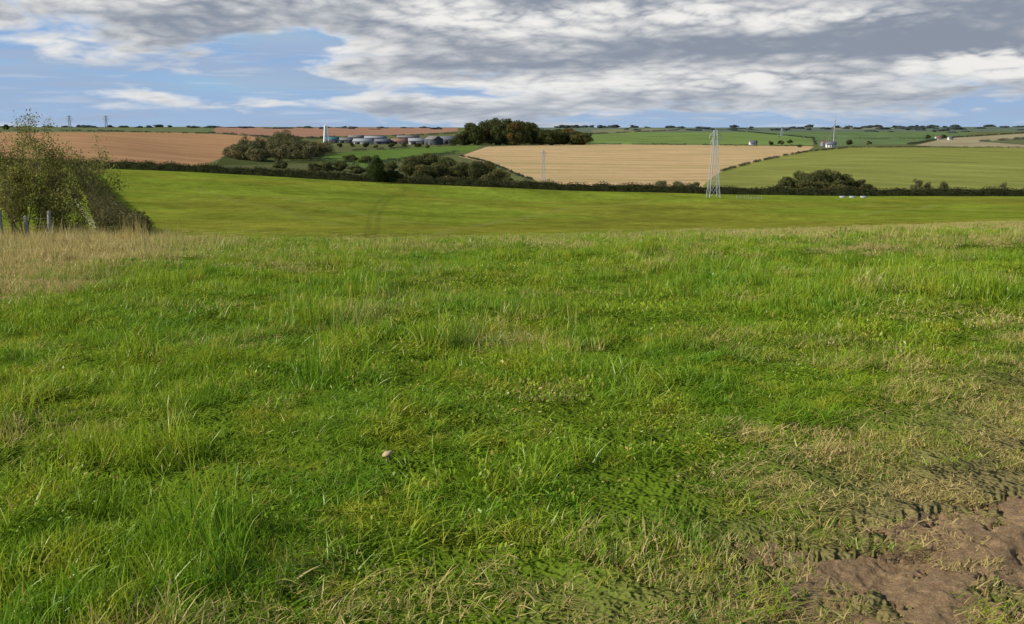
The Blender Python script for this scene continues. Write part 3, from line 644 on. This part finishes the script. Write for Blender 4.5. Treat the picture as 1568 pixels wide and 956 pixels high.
# ---------------------------------------------------------------- light
AZ=math.radians(-106);EL=math.radians(32)
sd=Vector((math.sin(AZ)*math.cos(EL),math.cos(AZ)*math.cos(EL),math.sin(EL)))
l=bpy.data.lights.new('sun','SUN');l.energy=5.;l.angle=math.radians(.5);l.color=(1,.95,.85);lo=bpy.data.objects.new('sun',l);sc.collection.objects.link(lo);lo.rotation_euler=sd.to_track_quat('Z','Y').to_euler()
w=bpy.data.worlds.new('World');sc.world=w;w.use_nodes=True;w.node_tree.nodes.clear();T=NT(w.node_tree)
out=T.node('ShaderNodeOutputWorld');sky=T.node('ShaderNodeTexSky',sky_type='NISHITA',sun_disc=False);sky.sun_elevation=EL;sky.sun_rotation=AZ;sky.air_density=1.;sky.dust_density=.8;sky.ozone_density=1.
b1=T.node('ShaderNodeBackground');T.L.new(sky.outputs[0],b1.inputs[0]);b1.inputs[1].default_value=.10;T.L.new(b1.outputs[0],out.inputs[0])
# ---------------------------------------------------------------- sky: cloud bank ring, 13 km out, 0-26 degrees high
az=np.concatenate([np.linspace(-180,-31,200,endpoint=False),np.linspace(-31,31,1250,endpoint=False),np.linspace(31,180,201)])
el=np.concatenate([np.linspace(-1.5,0,8,endpoint=False),np.linspace(0,8.2,240,endpoint=False),np.linspace(8.2,26,60)])
EA,AA=np.meshgrid(np.radians(el),np.radians(az),indexing='ij')
cpx=CX+1532*AA;cpy=195-1560*EA
def cd(px,py):
    V_=np.maximum((195-py)/1560,0);u=px/1532
    yy=np.log(V_+.085)
    wx=pf(u*9,yy*6,3,201);wy=pf(u*9+9,yy*6,3,205)
    n=pf(u*4.6+wx*.14,yy*3.2+wy*.18,6,210,.47)
    b=pf(u*17+wx*.35,yy*9+wy*.35,4,230,.5,True)
    return .5+.42*n+.11*b
def gs(px,py,L_):
    r=0
    for cx_,cy_,rx,ry_,a in L_: r=r+a*np.exp(-((px-cx_)/rx)**2-((py-cy_)/ry_)**2)
    return r
ML=[(1180,10,600,80,.34),(300,-8,210,44,.26),(680,40,140,58,.16),(1000,110,440,42,.16),(1500,100,180,44,.24),(1250,130,300,26,.06),(300,98,190,22,.02),(430,68,120,14,-.20),(60,68,120,46,-.14),(60,140,170,50,-.12),(380,134,160,16,-.18),(640,158,260,12,.14),(1150,168,520,16,.14),(840,130,110,14,.06),(1140,128,120,16,.10)]
def dn(px,py): return sst(.47,.62,cd(px,py)+gs(px,py,ML))
D0=dn(cpx,cpy)
def thick(px,py): return np.clip((cd(px,py)+gs(px,py,ML)-.46)/.5,0,1)
tau=0
for k_ in range(1,7):
    o_=2.2*k_*(1+.15*k_);tau=tau+thick(cpx-o_*.8,cpy-o_)*1.6
lit=np.exp(-.36*tau)
u_=cpx/1532;y_=np.log(np.maximum(EA,0)+.085)
bil_=pf(u_*22,y_*14,4,260,.52,True);big=pf(u_*7,y_*6,4,265)
wh=.24+.82*lit+.24*(1-D0)+.36*bil_+.62*big
DK=[(1330,80,330,17,.55),(1540,30,230,34,.55),(1060,66,220,12,.26),(730,92,170,12,.15),(240,40,150,8,.22),(560,100,160,18,.16),(1000,-25,700,18,.10),(1300,150,200,8,.15)]
BR=[(930,25,220,26,.48),(1230,36,130,14,.55),(650,15,80,28,.45),(330,6,180,18,.50),(1470,103,100,19,1.05),(1550,122,60,14,.7),(860,130,130,12,.50),(1130,124,130,14,.75),(760,40,100,20,.48),(1040,25,60,16,.3),(120,0,80,16,.4),(680,150,80,9,.35),(940,100,90,10,.2)]
wh=wh-gs(cpx,cpy,DK)*(.8+.5*big)+gs(cpx,cpy,BR)*(.75+.8*bil_+.6*big)
wh=sst(-.10,1.08,wh)[...,None]
cg=np.array([.255,.290,.355]);cwh=np.array([.90,.88,.84])
cc=cg*(1-wh)+cwh*wh
hz=np.exp(-np.maximum(EA,0)/.024)[...,None]
cc=cc*(1-.55*hz)+.55*hz*np.array([.42,.495,.61])
vv=np.clip(EA/.13,0,1)[...,None]
bl=np.array([.345,.48,.68])*(1-vv)+np.array([.21,.40,.72])*vv
tq=gs(cpx,cpy,[(400,130,140,14,.8),(440,62,100,12,.9),(60,110,120,10,.5)])[...,None];tq=np.clip(tq,0,1)*.6;bl=bl*(1-tq)+tq*np.array([.35,.58,.73])
veil=sst(-.1,.35,pf(u_*6,y_*8,6,290)+gs(cpx,cpy,[(250,98,220,30,.28),(560,110,150,40,.22)])*1.)[...,None]*.5
bl=bl*(1-veil)+veil*(np.array([.36,.43,.57])*(1-.4*vv)+.4*vv*np.array([.50,.54,.62]))
wisp=sst(.1,.5,pf(u_*10+y_*2,y_*20,5,295))[...,None]*.30*(1-sst(450,700,cpx))[...,None];bl=bl*(1-wisp)+wisp*np.array([.64,.69,.76])
a_=(D0**.9)[...,None]*.97
skyc=bl*(1-a_)+cc*a_
RS=13000.
V_=np.stack([RS*np.cos(EA)*np.sin(AA),RS*np.cos(EA)*np.cos(AA),RS*np.sin(EA)],-1).reshape(-1,3)
nE,nA_=EA.shape;i=np.arange(nE-1)[:,None]*nA_+np.arange(nA_-1)[None,:]
f=np.stack([i,i+1,i+nA_+1,i+nA_],-1).reshape(-1,4)
sm,T=new_mat('sky_clouds');at=T.node('ShaderNodeAttribute',attribute_name='Col').outputs['Color'];em=T.node('ShaderNodeEmission');T.L.new(at,em.inputs[0]);em.inputs[1].default_value=1.;T.L.new(em.outputs[0],T.out.inputs[0])
try: sm.cycles.emission_sampling='NONE'
except Exception: pass
ca=np.concatenate([np.clip(skyc,0,1),np.ones((nE,nA_,1))],-1).reshape(-1,4)
mk_mesh('sky',V_,f,[sm],attrs={'Col':('FLOAT_COLOR',ca)},smooth_=True)
# ---------------------------------------------------------------- camera
c=bpy.data.cameras.new('camera');co=bpy.data.objects.new('camera',c);sc.collection.objects.link(co);sc.camera=co
co.location=(0,0,EYE);co.rotation_euler=(math.pi/2-PITCH,0,0);c.sensor_width=36;c.lens=36*F/1568;c.clip_start=.05;c.clip_end=20000
sc.view_settings.view_transform='Standard';sc.view_settings.look='None';sc.view_settings.exposure=0
